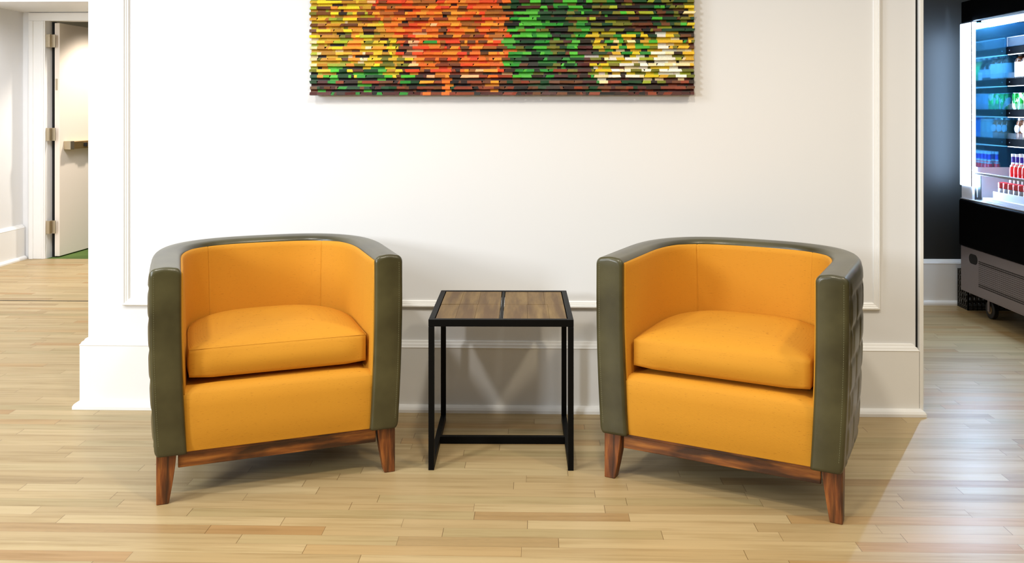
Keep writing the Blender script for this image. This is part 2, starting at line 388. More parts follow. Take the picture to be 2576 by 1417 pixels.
def make_shell():
    NS = 220; ts, LT = even_ts(NS); mb = MB()
    zs = [ZB + (ZT-0.020-ZB)*k/64 for k in range(65)]
    r = 0.023
    def section(t, s, inset):
        # returns list of points: outer bottom->top, rounded top, inner top->bottom
        out = []
        for z in zs:
            a = half_w(z); p, nn = plan(t, a, BT+(a-0.41), Y0, FR)
            d = 0
            e = min(s, LT-s)
            if e > 0.030 and z < 0.70:
                row = (0.700 - z)/0.1005; ri = math.floor(row); fz = row-ri
                cc = (s/0.165) + (0.5 if ri % 2 else 0); fc = cc-math.floor(cc)
                # the seam line dips in the middle of each pillow
                fz2 = fz
                pz = 1-abs(2*fz2-1)**5; pc = 1-abs(2*fc-1)**7
                d = 0.0052*pz*pc*min(1, (e-0.030)/0.012)*min(1, (z-ZB)/0.02) + 0.0
            elif e > 0.030 and z >= 0.70: d = 0.009*math.sqrt(max(0, 1-((z-0.70)/(ZT-0.02-0.70))**2))*0.5*min(1,(z-0.70)/0.008)*min(1, (e-0.030)/0.012)
            q = p - nn*inset + nn*d
            # undercut at the very bottom
            if z < ZB+0.012: q = q - nn*0.006*(1-(z-ZB)/0.012)
            out.append((q.x, q.y, ZB + (z-ZB)*(ZT-inset-r-ZB)/(ZT-0.020-ZB)))
        a = half_w(ZT); p, nn = plan(t, a, BT+(a-0.41), Y0, FR)
        top = []
        zt = ZT - inset
        for k in range(1, 6):
            f = k/6*PI/2; q = p - nn*(inset + r*(1-math.cos(f))); top.append((q.x, q.y, zt-r+r*math.sin(f)))
        for k in range(0, 7):
            f = k/6; q = p - nn*(inset + r + (TK-2*r-2*inset)*f); top.append((q.x, q.y, zt+0.003*math.sin(PI*f)))
        for k in range(1, 6):
            f = k/6*PI/2; q = p - nn*(TK - inset - r*(1-math.sin(f))); top.append((q.x, q.y, zt-r+r*math.cos(f)))
        inn = []
        for z in reversed(zs):
            a = half_w(z); p, nn = plan(t, a, BT+(a-0.41), Y0, FR)
            q = p - nn*(TK - inset); inn.append((q.x, q.y, ZB + (z-ZB)*(ZT-inset-r-ZB)/(ZT-0.020-ZB)))
        return out + top + inn
    secs = []
    rb = 0.012
    def cap_rings(first):
        res = []
        for k in range(0, 6):
            f = k/5*PI/2; ins = rb*(1-math.sin(f)); yy = rb*(1-math.cos(f))
            sec = section(0.0 if first else 1.0, 0.0, ins)
            res.append([(x, y-rb+yy + 0.0, z) for x, y, z in sec])
        return res
    fr = cap_rings(True)     # ring 0: most inset, furthest front
    a0 = [[(x, y, z) for x, y, z in rg] for rg in fr]
    # shift so that the front-most ring lies at the front plane
    secs += a0
    for (t, s) in ts[1:-1]: secs.append(section(t, s, 0.0))
    secs += [list(rg) for rg in reversed(cap_rings(False))]
    L = len(secs[0]); vs = [p for sct in secs for p in sct]; fs = []
    for i in range(len(secs)-1):
        for k in range(L-1): fs.append((i*L+k, i*L+k+1, (i+1)*L+k+1, (i+1)*L+k))
        fs.append((i*L+L-1, i*L, (i+1)*L, (i+1)*L+L-1))
    for base in (0, (len(secs)-1)*L):
        for k in range(64): fs.append((base+k, base+k+1, base+L-2-k, base+L-1-k))
        fs.append(tuple(base+k for k in range(64, L-64)))
    return mb.add(vs, fs)

def make_lining():
    NS = 560; ts, LT = even_ts(NS); mb = MB(); secs = []
    seams = (0.35*LT, 0.65*LT)
    for t, s in ts[0:]:
        e = min(s, LT-s); pts = []
        grove = 0.0
        for q in seams:
            dd = abs(s-q)
            if dd < 0.0045: grove = 0.0035*(1-dd/0.0045)
        puff = 0.010*min(1, max(0.0, e)/0.12)**0.7
        zz = [0.30, 0.36, 0.42, 0.48, 0.54, 0.60, 0.66, 0.70, 0.73, 0.745]
        for z in zz:
            a = half_w(z); p, nn = plan(t, a, BT+(a-0.41), Y0, FR+0.008)
            th = TK + 0.004 + puff*math.sin(PI*min(1, max(0, (z-0.26)/0.50)))**0.6 - grove
            q = p - nn*th; pts.append((q.x, q.y, z))
        p, nn = plan(t, half_w(ZT), BT+0.01, Y0, FR+0.008)
        q = p - nn*(TK+0.001-grove*0.3); pts.append((q.x, q.y, 0.752))
        q = p - nn*(TK-0.010); pts.append((q.x, q.y, 0.750))
        q = p - nn*(TK-0.010); pts.append((q.x, q.y, 0.30))
        secs.append(pts)
    L = len(secs[0]); vs = [p for sct in secs for p in sct]; fs = []
    for i in range(len(secs)-1):
        for k in range(L): fs.append((i*L+k, i*L+(k+1) % L, (i+1)*L+(k+1) % L, (i+1)*L+k))
    fs += [tuple(range(L)), tuple((len(secs)-1)*L+k for k in range(L-1, -1, -1))]
    return mb.add(vs, fs)

def d_outline(a, b, y0, front, n, corner=0.012, N=120):
    """closed D-shaped outline, counter-clockwise from front left"""
    pts = []
    m = 24
    for k in range(m+1):  # front edge, left -> right
        x = -a + 2*a*k/m; pts.append(Vector((x, front)))
    for k in range(1, 7): pts.append(Vector((a, front + (y0-front)*k/6)))
    for k in range(1, N):
        th = PI*k/N; c, s = math.cos(th), math.sin(th); e = 2.0/n
        pts.append(Vector((a*abs(c)**e*(1 if c >= 0 else -1), y0 + b*abs(s)**e)))
    for k in range(6, 0, -1): pts.append(Vector((-a, front + (y0-front)*k/6)))
    return pts

def make_cushion(wrinkle):
    P = d_outline(0.292, 0.345, Y0-0.01, FR+0.040, 2.9); n = len(P); cen = Vector((0, -0.06)); mb = MB(); vs = []; fs = []
    Z0, Z1 = 0.391, 0.487
    rings = []
    for k in range(1, 9): rings.append(('b', k/8.0))
    for k in range(1, 8): rings.append(('s', k/8.0))
    for k in range(0, 15): rings.append(('t', 1-k/15.0))
    def place(kind, f, i):
        p = P[i]; d = p-cen; dist = d.length; u = d.normalized(); x, y = p.x, p.y
        frontness = max(0, min(1, (FR+0.10 - y)/0.06)); lx = p.x/0.292
        corner = max(0, 1-((abs(p.x)-0.292)**2 + (p.y-(FR+0.040))**2)**0.5/0.07) if p.y < FR+0.15 else 0
        if kind == 'b':
            q = cen + d*f; z = Z0 - 0.004*math.sqrt(max(0, 1-f**4)) + 0.006*corner*f**4
        elif kind == 's':
            bul = math.sin(PI*f); q = p + u*0.016*bul*(1-corner); z = Z0 + (Z1-Z0)*f
            if wrinkle and frontness > 0:
                wv = math.exp(-((lx+0.62)/0.20)**2)*math.sin(lx*52)*0.0034 + math.exp(-((lx+0.3)/0.2)**2)*math.sin(lx*44+1)*0.0018
                q = q + Vector((0, -wv*bul)); z += wv*0.5
            z += (-0.006 if f < 0.5 else 0.0)*0
            z += 0.006*corner*(1-2*f)*0.6
        else:
            q = cen + d*f; g = 1-f**3.2
            crown = 0.036*(g**0.75)
            z = Z1 + crown - 0.004*corner*f**4
            # slightly dished where it is sat on, towards the front left
            z -= 0.004*math.exp(-((q.x+0.05)**2+(q.y+0.05)**2)/0.02)
            if f > 0.985: z += 0.0015
        return (q.x, q.y, z)
    vs.append((cen.x, cen.y, Z0-0.004))
    for kind, f in rings:
        for i in range(n): vs.append(place(kind, f, i))
    vs.append((cen.x, cen.y, Z1 + 0.036 - 0.004*math.exp(-((cen.x+0.05)**2+(cen.y+0.05)**2)/0.02)))
    for i in range(n): fs.append((0, 1+(i+1) % n, 1+i))
    R = len(rings)
    for r in range(R-1):
        for i in range(n):
            a = 1+r*n+i; b = 1+r*n+(i+1) % n; fs.append((a, b, b+n, a+n))
    last = 1+(R-1)*n; top = len(vs)-1
    for i in range(n): fs.append((last+i, last+(i+1) % n, top))
    return mb.add(vs, fs)

def make_piping():
    """welted seam round the top and bottom edge of the cushion"""
    P = d_outline(0.2925, 0.3455, Y0-0.01, FR+0.0395, 2.9); n = len(P); mb = MB()
    for z in (0.4875,):
        vs = []; k6 = 6; r = 0.0009
        for i in range(n):
            a = P[i-1]; b = P[(i+1) % n]; d = (b-a).normalized(); nn = Vector((d.y, -d.x))
            for k in range(k6):
                t = 2*PI*k/k6; q = P[i] + nn*r*math.cos(t); vs.append((q.x, q.y, z + r*math.sin(t)))
        fs = []
        for i in range(n):
            j = (i+1) % n
            for k in range(k6): fs.append((i*k6+k, i*k6+(k+1) % k6, j*k6+(k+1) % k6, j*k6+k))
        mb.add(vs, fs)
    return mb

def make_seat_base():
    """upholstered box below the cushion with a padded front"""
    P = d_outline(0.325, 0.375, Y0, FR+0.010, 2.3); n = len(P); vs = []; fs = []
    prof = [(0.000, ZB), (0.0, 0.167), (-0.008, 0.185), (-0.012, 0.25), (-0.012, 0.31), (-0.008, 0.350), (0.001, 0.362), (0.012, 0.371), (0.035, 0.3735)]
    cen = Vector((0, -0.06))
    for q, z in prof:
        for p in P:
            fr = 1.0 if p.y < FR+0.011 else 0.0
            d = (cen-p).normalized()
            corner = abs(p.x)/0.325
            vv = p + Vector((0, 1))*q*fr*(1 if q > 0 else (1-corner**8)) + (d*max(q, 0)*0.6 if not fr else Vector((0, 0)))
            zz = z - (0.013*corner**8 if z > 0.355 else 0)
            vs.append((vv.x, vv.y, zz))
    for r in range(len(prof)-1):
        for i in range(n):
            a = r*n+i; b = r*n+(i+1) % n; fs.append((a, b, b+n, a+n))
    fs += [tuple(range(n-1, -1, -1)), tuple((len(prof)-1)*n+i for i in range(n))]
    return MB().add(vs, fs)

def make_leg(sx, front):
    """tapered leg: straight outer edges, inner edges curving in towards the foot"""
    X0 = 0.392; mb = MB(); N = 10; vs = []; fs = []
    yf = FR + 0.018
    for k in range(N+1):
        u = k/N; z = 0.172*(1-u) ; w = 0.062 - 0.024*(u**1.4); dpt = 0.058 - 0.022*(u**1.4)
        if front: xo = X0; ys = yf; pts = [(xo-w, ys), (xo, ys), (xo, ys+dpt), (xo-w, ys+dpt)]
        else:
            xo = 0.285 + 0.012*u; yb = 0.250 + 0.035*u*u; pts = [(xo-w, yb-dpt), (xo, yb-dpt), (xo, yb), (xo-w, yb)]
        vs += [(sx*x, y, z) for x, y in pts]
    for k in range(N):
        for i in range(4): fs.append((k*4+i, k*4+(i+1) % 4, k*4+4+(i+1) % 4, k*4+4+i))
    fs += [(0,1,2,3), (N*4+3, N*4+2, N*4+1, N*4)]
    return mb.add(vs, fs)

def make_stitches(sx, side):
    mb = MB()
    if 1:
        if 1:
            z = 0.20
            while z < 0.742:
                xx = half_w(z) - 0.0140 if side == 0 else half_w(z) - TK + 0.0215
                mb.box(sx*xx-0.0006, sx*xx+0.0006, FR-0.0126, FR-0.0112, z, z+0.0042); z += 0.0072
    return mb

def armchair(loc, rz, label, wrinkle):
    r = empty('armchair', (loc[0], loc[1], 0), rz); tag(r, label, 'armchair')
    make_shell().build('leather_shell', M['leather'], r, smooth=True)
    make_lining().build('inner_upholstery', M['fabric'], r, smooth=True)
    make_seat_base().build('seat_base', M['fabric'], r, smooth=True)
    cu = make_cushion(wrinkle).build('seat_cushion', M['fabric'], r, smooth=True)
    if not wrinkle: make_piping().build('piping', M['fabric'], cu, smooth=True)
    for sx in (-1, 1):
        for side in (0,): tag(make_stitches(sx, side).build('stitching', M['thread'], r), kind='stuff')
    for sx in (-1, 1):
        for fr in (True, False): make_leg(sx, fr).build('leg', M['leg_z'], r, bevel=0.003)
    # rails of the base: front with a stepped moulding, sides, back
    mb = MB().box(-0.326, 0.326, FR+0.030, FR+0.052, 0.108, 0.172).box(-0.326, 0.326, FR+0.024, FR+0.032, 0.150, 0.168)
    mb.build('front_rail', M['leg_x'], r, bevel=0.003)
    for sx in (-1, 1):
        x0, x1 = sorted((sx*0.352, sx*0.374)); o = MB().add(
            [(sx*0.374, FR+0.08, 0.112), (sx*0.352, FR+0.08, 0.112), (sx*0.236, 0.195, 0.112), (sx*0.262, 0.195, 0.112),
             (sx*0.374, FR+0.08, 0.166), (sx*0.352, FR+0.08, 0.166), (sx*0.236, 0.195, 0.166), (sx*0.262, 0.195, 0.166)],
            [(0,1,2,3),(4,5,6,7),(0,1,5,4),(1,2,6,5),(2,3,7,6),(3,0,4,7)]).build('side_rail', M['leg_x'], r, bevel=0.002)
    P = d_outline(0.385, 0.43, Y0, FR+0.055, 2.4); mbd = MB().add([(p.x, p.y, zz) for zz in (0.1605, 0.1645) for p in P], [tuple(range(len(P)-1, -1, -1)), tuple(range(len(P), 2*len(P)))] + [(i, (i+1) % len(P), (i+1) % len(P)+len(P), i+len(P)) for i in range(len(P))])
    mbd.build('added_bounce_blocker', M['dark_gap'], r)  # unseen black sheet added under the seat to reduce bounced light
    MB().box(-0.222, 0.222, 0.215, 0.237, 0.112, 0.166).build('back_rail', M['leg_x'], r, bevel=0.002)
    return r

armchair((-0.990, 3.327), RAD(22), 'orange barrel armchair with olive leather shell, left of the small table, smooth cushion front', False)
armchair((0.738, 3.266), RAD(-26), 'orange barrel armchair with olive leather shell, right of the small table, wrinkled cushion corner', True)

# ------------------------------------------------------------------ side table
tb = empty('side_table', (-0.130, 3.432, 0), RAD(1.0)); tag(tb, 'small square side table with black metal frame and four wooden top panels, between the armchairs', 'side table')
TW = 0.257; TT = 0.020; TH = 0.534
mt = M['table_metal']
for sx in (-1, 1):
    for sy in (-1, 1):
        x0, x1 = sorted((sx*TW, sx*(TW-TT))); y0, y1 = sorted((sy*TW, sy*(TW-TT)))
        MB().box(x0, x1, y0, y1, 0.0, TH-0.026).build('leg', mt, tb, bevel=0.0012)
mb = MB()
mb.box(-TW, TW, -TW, -TW+TT, TH-0.025, TH).box(-TW, TW, TW-TT, TW, TH-0.025, TH)
mb.box(-TW, -TW+TT, -TW+TT, TW-TT, TH-0.025, TH).box(TW-TT, TW, -TW+TT, TW-TT, TH-0.025, TH)
mb.build('top_frame', mt, tb, bevel=0.001)
MB().box(-0.005, 0.005, -TW+TT, TW-TT, TH-0.020, TH-0.001).build('centre_strip', mt, tb, bevel=0.0008)
for sx in (-1, 1):
    x0, x1 = sorted((sx*(TW-0.0), sx*(TW-TT))); MB().box(x0, x1, -TW+TT, TW-TT, 0.0, 0.028).build('floor_runner', mt, tb, bevel=0.0012)
MB().box(-TW+TT, TW-TT, -0.006, 0.014, 0.0, 0.028).build('crossbar', mt, tb, bevel=0.0012)
rnd = random.Random(4)
for sx in (-1, 1):
    for sy in (-1, 1):
        x0, x1 = sorted((sx*0.0075, sx*(TW-TT-0.003))); y0, y1 = sorted((sy*0.0015, sy*(TW-TT-0.002)))
        # each panel is glued up from a few boards with slightly uneven edges
        mb = MB(); xs = [x0, x0+(x1-x0)*rnd.uniform(.28,.42), x0+(x1-x0)*rnd.uniform(.6,.75), x1]
        for a, b in zip(xs[:-1], xs[1:]): mb.box(a, b-0.0003, y0+rnd.uniform(0,.001), y1-rnd.uniform(0,.001), TH-0.022, TH-0.0015+rnd.uniform(-.0006,.0006))
        mb.build('wood_panel', M['top_wood'], tb, bevel=0.0008)

# ------------------------------------------------------------------ artwork of folded painted strips
AX0, AX1, AZ0 = -0.956, 0.659, 1.338
art = empty('wall_artwork', (-0.15, WY, AZ0)); tag(art, 'wide artwork of folded yellow, orange, green and brown strips on the white wall', 'artwork')
COL = dict(y=(240,208,28), g=(232,182,36), o=(200,140,20), l=(172,182,36), v=(132,132,28), c=(252,228,170), b=(122,66,20), d=(48,24,8), k=(20,12,6),
           G=(34,142,40), L=(80,190,50), D=(12,74,28), O=(242,112,20), R=(234,66,12), A=(252,152,34), P=(246,186,128), m=(84,20,8), r=(156,62,20), w=(250,246,228), B=(190,108,28))
def art_weights(x, y):
    """x, y = position on the artwork in centimetres from its left edge and from its lower edge"""
    u = x/161.5
    e1 = 0.155 + (0.045 if y < 32 else 0) + (0.03 if y < 27 else 0) + (0.03 if y < 16 else 0)
    if y < 7 + 1.2*math.sin(x*0.5):                     # brown lower border with drips
        if e1 < u < 0.50 and (x % 9.5) < 2.3 : return 'OOArABO'
        if u < e1 and (math.sin(x*1.3+y) > 0.72): return 'GGLD'
        if u > 0.80 and y > 5 and math.sin(x*0.9) > 0.5: return 'vlcy'
        return 'mmdkrrbdmmk' if y < 3.5 else 'mdkbrdrbD'
    if u < e1:
        if y < 13: return 'GLDdvolbygGdD'
        if x < 3: return 'oyclbdvg'
        return 'yyyylggolvcoboBvdAyb'
    if u < 0.515 + 0.012*math.sin(y*0.8):
        if y < 13 and (x % 12) < 3.0: return 'mdrmOk'
        if y < 10: return 'OArmdOBP'
        return 'OORRAAOBBRPOArRbOA'+('G' if (x+y*3) % 17 < 1 else '')
    if u < 0.735:
        if u > 0.70 and y < 24: return 'mmmdrk'
        if y < 12: return 'DGvdrmbvkLD'
        return 'GGLLDDDvvGkkDbvLGDkmD'
    if u < 0.985:
        # bright diagonal and vertical runs
        k = math.sin((x + y*0.55)*0.95) 
        if 0.905 < u < 0.94 and 8 < y < 26: return 'wwcwgy'
        if k > 0.25 and y < 27: return 'wcwcwygw' if y < 17 else 'ygggcyl'
        if y < 17: return 'vlvcdlwbyvG'
        return 'vvlvGDdbvLkdvDb'
    return 'vbDgbydc'
def build_art():
    rnd = random.Random(11); P = 0.0242; W = AX1-AX0; rows = 37
    vs = []; fs = []; cols = []
    def strip(x0, x1, z0, z1, yb, yt, col, slant=0.0, jag=0.0):
        # a folded strip: a thin plate, lower edge at depth yb, upper edge at depth yt
        n = len(vs); t = 0.0022; j0 = rnd.uniform(-jag, jag); j1 = rnd.uniform(-jag, jag)
        a = [(x0, yb, z0+j0), (x1, yb, z0+j1), (x1+slant, yt, z1), (x0+slant, yt, z1)]
        vs.extend([(x, y, z) for x, y, z in a] + [(x, y+t, z) for x, y, z in a])
        for q in ((0,1,2,3), (7,6,5,4), (0,4,5,1), (3,2,6,7), (1,5,6,2), (0,3,7,4)): fs.append(tuple(i+n for i in q)); cols.append(col)
    for r in range(rows):
        z = r*P
        for layer in (0, 1):
            x = (rnd.uniform(-0.004, 0.0) if layer == 0 else rnd.uniform(0.0, 0.004)); run = None
            prev = None
            while x < W - 0.003:
                wdt = rnd.choice((0.012, 0.018, 0.026, 0.034, 0.036, 0.045, 0.06)) if x > 0.02 else 0.03
                x1 = min(W + rnd.uniform(-0.002, 0.002), x+wdt)
                if W - x1 < 0.006: x1 = W
                pal = art_weights((x+x1)*50, z*100+1.2)
                colr = random.Random(int((x+x1)*50/4.2)*7 + int(z/0.12))
                ch = colr.choice(pal) if rnd.random() < 0.45 else rnd.choice(pal)
                if layer == 1 and ch in 'DGvkdmbr' and rnd.random() < 0.55: ch = rnd.choice('kkkdD' if 0.5 < (x/W) < 0.75 else 'kkdm')  # back layer turns near-black more often, as shade in the gaps
                if layer == 0 and ch in 'kd' and rnd.random() < 0.6: ch = rnd.choice(pal)
                c = COL[ch]; f = rnd.uniform(0.9, 1.06)
                if layer == 1: f *= 0.88  # recess shade painted into the back layer's colour
                if ch in 'DdkmrbvB': f *= 0.88
                col = lin(*[min(255, max(0, q*f + rnd.uniform(-5, 5))) for q in c])
                sl = rnd.choice((0, 0, 0, 0, 0.004, -0.004, 0.008))
                if layer == 0:   # projecting lip
                    strip(x, x1, z+0.0012, z+0.0125, -0.046+rnd.uniform(-.0015,.0015), -0.041, col, sl, 0.0012)
                    # rolled lower edge of the lip going back to the canvas
                    n = len(vs); vs.extend([(x, -0.0455, z+0.0012), (x1, -0.0455, z+0.0012), (x1, -0.030, z-0.0015), (x, -0.030, z-0.0015)]); fs.append((n+3, n+2, n+1, n)); cols.append(col)
                else:            # recessed strip above it, its shade already in the colour
                    strip(x, x1, z+0.0115, z+P+0.0005, -0.037, -0.0325, col, 0, 0.0006)
                x = x1
    me = bpy.data.meshes.new('painted_strips'); me.from_pydata(vs, [], fs); me.update()
    ca = me.color_attributes.new('paint', 'FLOAT_COLOR', 'CORNER')
    k = 0
    data = []
    for p, c in zip(me.polygons, cols):
        for _ in range(p.loop_total): data.extend(c)
    ca.data.foreach_set('color', data)
    t = NT('painted_paper'); at = t.n('ShaderNodeAttribute', attribute_name='paint')
    nz = t.noise(t.obj((60, 1, 160)), 3.0, 3)
    f = t.ramp(nz, [(0.3, (0.80,0.78,0.74,1)), (0.65, (1.03,1.03,1.03,1))])
    t.l(t.mix(1.0, at.outputs[0], f, 'MULTIPLY'), t.b.inputs['Base Color']); t.b.inputs['Roughness'].default_value = 0.42; t.b.inputs['Specular IOR Level'].default_value = 0.35
    me.materials.append(t.m)
    o = bpy.data.objects.new('painted_strips', me); C.objects.link(o); o.parent = art; o.location = (AX0+0.15, 0, 0)
    MB().box(AX0+0.15+0.006, AX1+0.15-0.006, -0.033, -0.0005, 0.006, rows*P-0.004).build('canvas_backing', M['dark_gap'], art)
build_art()

# ------------------------------------------------------------------ open display refrigerator
FX = 2.69; FY0, FY1 = 4.15, 5.76; FXB = 3.46
fr = empty('display_refrigerator', (FX+0.38, (FY0+FY1)/2, 0)); tag(fr, 'black open-front refrigerated drinks display on casters, glowing white, in the next room', 'refrigerator')
def fp(mb, name, mat, parent=None, **kw):
    o = mb.build(name, mat, parent or fr, **kw)
    if parent is None: o.location = (-fr.location.x, -fr.location.y, 0)
    return o
M['fr_black'] = plain('gloss_black_panel', lin(3, 3, 4), 0.7, 0, 0.02, spec=0.03)
M['fr_grey'] = plain('grey_sheet_metal', lin(128, 118, 118), 0.45, 0.3)
M['fr_in'] = plain('navy_interior', lin(8, 58, 96), 0.35)
M['fr_blue'] = plain('blue_interior_top', lin(0, 92, 160), 0.35)
M['fr_white'] = plain('white_liner', lin(226, 232, 246), 0.35)
M['mirror'] = plain('blue_mirror', (0.10, 0.42, 0.74, 1), 0.07, 0.82)
M['lamp'] = emis('cool_lamp', (0.60, 0.78, 1.0, 1), 4.5)
M['floor_emitter'] = emis('cool_floor_emitter', (0.46, 0.68, 1.0, 1), 430.0)  # for the emitter added to light the floor
M['wall_glow'] = emis('cool_wall_glow', (0.46, 0.68, 1.0, 1), 34.0)  # for the unseen emitter added behind the far end
M['lamp2'] = emis('cool_lamp_tube', (0.60, 0.80, 1.0, 1), 28.0)
M['glass'] = glassy('clear_glass', (0.85, 0.95, 1.0, 1), 0.02, 0.035)
M['rail'] = plain('bright_rail', lin(235, 240, 250), 0.2, 0.6)
# carcass
fp(MB().box(FX+0.012, FXB, FY1-0.15, FY1, 0.42, 1.95).box(FX, FX+0.03, FY1-0.15, FY1, 1.82, 1.95), 'end_panel', M['fr_black'], bevel=0.004)
fp(MB().box(FX+0.0, FXB, FY0, FY0+0.10, 0.42, 1.95), 'end_panel', M['fr_black'], bevel=0.004)
fp(MB().box(FX-0.004, FX+0.05, FY0+0.02, FY1-0.0, 1.822, 1.955).box(FX+0.05, FXB-0.01, FY0+0.10, FY1-0.15, 1.84, 1.95), 'header', M['fr_black'], bevel=0.004)
fp(MB().box(FXB-0.04, FXB-0.002, FY0+0.1, FY1-0.15, 0.72, 1.84), 'back_panel', M['fr_in'])
fp(MB().box(FX+0.05, FXB-0.04, FY0+0.1, FY1-0.152, 0.69, 0.735), 'deck', M['fr_white'])
fp(MB().box(FX+0.022, FXB-0.045, FY1-0.156, FY1-0.151, 0.735, 0.921), 'end_liner', M['fr_white'])
fp(MB().box(FX+0.010, FXB-0.045, FY1-0.156, FY1-0.151, 0.922, 1.812), 'end_mirror', M['mirror'])
fp(MB().box(FX+0.045, FXB-0.045, FY0+0.1, FY1-0.157, 1.815, 1.838), 'ceiling_liner', M['fr_white'])
fp(MB().box(FX-0.012, FX+0.002, FY1-0.147, FY1+0.0, 0.80, 1.815), 'light_column', M['lamp'], bevel=0.003)
fp(MB().box(FX+0.002, FX+0.07, FY1+0.0005, FY1+0.004, 0.80, 1.78), 'added_wall_glow', M['wall_glow'])  # unseen emitter added to throw a glow on the wall behind
fp(MB().box(FX-0.009, FX+0.016, FY1-0.1555, FY1-0.1505, 0.80, 1.815), 'added_floor_emitter', M['floor_emitter'])  # emitter added beside the column to light the floor, not the wall
fp(MB().box(FX-0.0135, FX-0.0095, FY1-0.1575, FY1-0.1475, 0.80, 1.815), 'added_strip_blocker', M['fr_white'])  # lip added to block the emitter's sideways light from the dark wall
fp(MB().box(FX-0.003, FX+0.012, FY1-0.145, FY1-0.004, 0.715, 0.799), 'column_base', M['fr_white'], bevel=0.002)
fp(MB().box(FX+0.024, FX+0.045, FY1-0.160, FY1-0.1565, 0.735, 0.875), 'corner_post', M['fr_black'])
tube = MB().cyl((FX+0.085, FY0+0.14, 1.798), (FX+0.085, FY1-0.17, 1.798), 0.016); fp(tube, 'lamp_tube', M['lamp2'], smooth=False)
fp(MB().box(FX-0.02, FX+0.05, FY0, FY1, 0.42, 0.712), 'lower_panel', M['fr_black'], bevel=0.012, seg=3)
fp(MB().box(FX-0.012, FX+0.045, FY0+0.01, FY1-0.01, 0.7125, 0.720), 'bumper_strip', M['rail'], bevel=0.002)
fp(MB().box(FX+0.010, FX+0.016, FY0+0.1, FY1-0.151, 0.721, 0.875), 'front_glass', M['glass'])
fp(MB().box(FX-0.004, FX+0.024, FY0+0.1, FY1-0.151, 0.876, 0.892), 'glass_rail', M['rail'], bevel=0.003)
fp(MB().box(FX+0.05, FXB, FY0, FY1, 0.155, 0.689), 'base_housing', M['fr_black'])
gp = fp(MB().box(FX-0.006, FX+0.02, FY0, FY1, 0.145, 0.418).box(FX-0.006, FX+0.05, FY0, FY1, 0.137, 0.147), 'grille_panel', M['fr_grey'], bevel=0.003)
# oval hand hole and punched slots
_hp = [(FY1-0.185+0.030*math.cos(t), 0.355+0.030*math.sin(t)) for t in [PI/2 + PI*k/12 for k in range(13)][::-1]][::-1] + [(FY1-0.14+0.030*math.cos(t), 0.355+0.030*math.sin(t)) for t in [-PI/2 + PI*k/12 for k in range(13)]]
_n = len(_hp); hh = MB().add([(xx, y, z) for xx in (FX-0.0075, FX-0.001) for y, z in _hp], [tuple(range(_n)), tuple(range(2*_n-1, _n-1, -1))] + [(i, (i+1) % _n, (i+1) % _n+_n, i+_n) for i in range(_n)])
hh.build('hand_hole', M['dark_gap'], gp)
mb = MB()
for r in range(14):
    z = 0.352 - r*0.0115
    if r in (0, 1, 12, 13): sz = 0.0032
    else: sz = 0.0017
    y = FY1-0.235
    while y > FY0+0.06: mb.box(FX-0.0072, FX-0.005, y-sz*1.0, y+sz*1.0, z-sz, z+sz); y -= 0.011
mb.build('vent_holes', M['dark_gap'], gp)
# shelves with their price rails
SZ = [1.655, 1.462, 1.272, 1.092]
for z in SZ:
    sh = fp(MB().box(FX+0.215, FXB-0.045, FY0+0.11, FY1-0.158, z-0.012, z), 'shelf', M['fr_in'], bevel=0.001)
    MB().box(FX+0.195, FX+0.214, FY0+0.11, FY1-0.158, z-0.040, z+0.004).build('price_rail', M['fr_black'], sh, bevel=0.002)
    MB().box(FX+0.196, FX+0.213, FY0+0.13, FY1-0.175, z-0.045, z-0.041).build('shelf_light', emis('shelf_strip', (0.75,0.9,1,1), 1.6), sh)
    MB().cyl((FX+0.1925, FY1-0.20, z-0.018), (FX+0.196, FY1-0.20, z-0.018), 0.003, n=10).build('rail_screw', M['rail'], sh)
gg = fp(MB().box(FX+0.197, FX+0.200, FY0+0.12, FY1-0.165, 1.662, 1.715), 'shelf_guard', M['glass'])
fp(MB().box(FX+0.196, FX+0.201, FY0+0.12, FY1-0.165, 1.715, 1.719).box(FX+0.196, FX+0.201, FY1-0.169, FY1-0.165, 1.662, 1.719), 'guard_edge', M['rail'])
for z in (1.462, 1.272, 1.092): fp(MB().box(FX+0.200, FX+0.203, FY0+0.12, FY1-0.165, z+0.0045, z+0.040), 'shelf_guard', M['glass'])
fp(MB().box(FX+0.075, FX+0.078, FY0+0.12, FY1-0.24, 0.736, 0.780), 'tray_front', M['fr_white'])
# casters
for x, y in ((FX+0.085, FY1-0.21), (FX+0.085, FY0+0.2), (FXB-0.1, FY1-0.21), (FXB-0.1, FY0+0.2)):
    c = fp(MB().cyl((x-0.014, y, 0.055), (x+0.014, y, 0.055), 0.055, n=28), 'caster_wheel', M['black'], bevel=0.004, smooth=False)
    MB().cyl((x-0.0165, y, 0.055), (x+0.0165, y, 0.055), 0.026, n=20).build('wheel_hub', plain('hub_plastic', lin(120,96,60), 0.5), c)
    MB().box(x-0.024, x-0.018, y-0.012, y+0.012, 0.045, 0.125).box(x+0.018, x+0.024, y-0.012, y+0.012, 0.045, 0.125).box(x-0.024, x+0.024, y-0.024, y+0.024, 0.122, 0.154).build('caster_fork', M['fr_grey'], c, bevel=0.002)

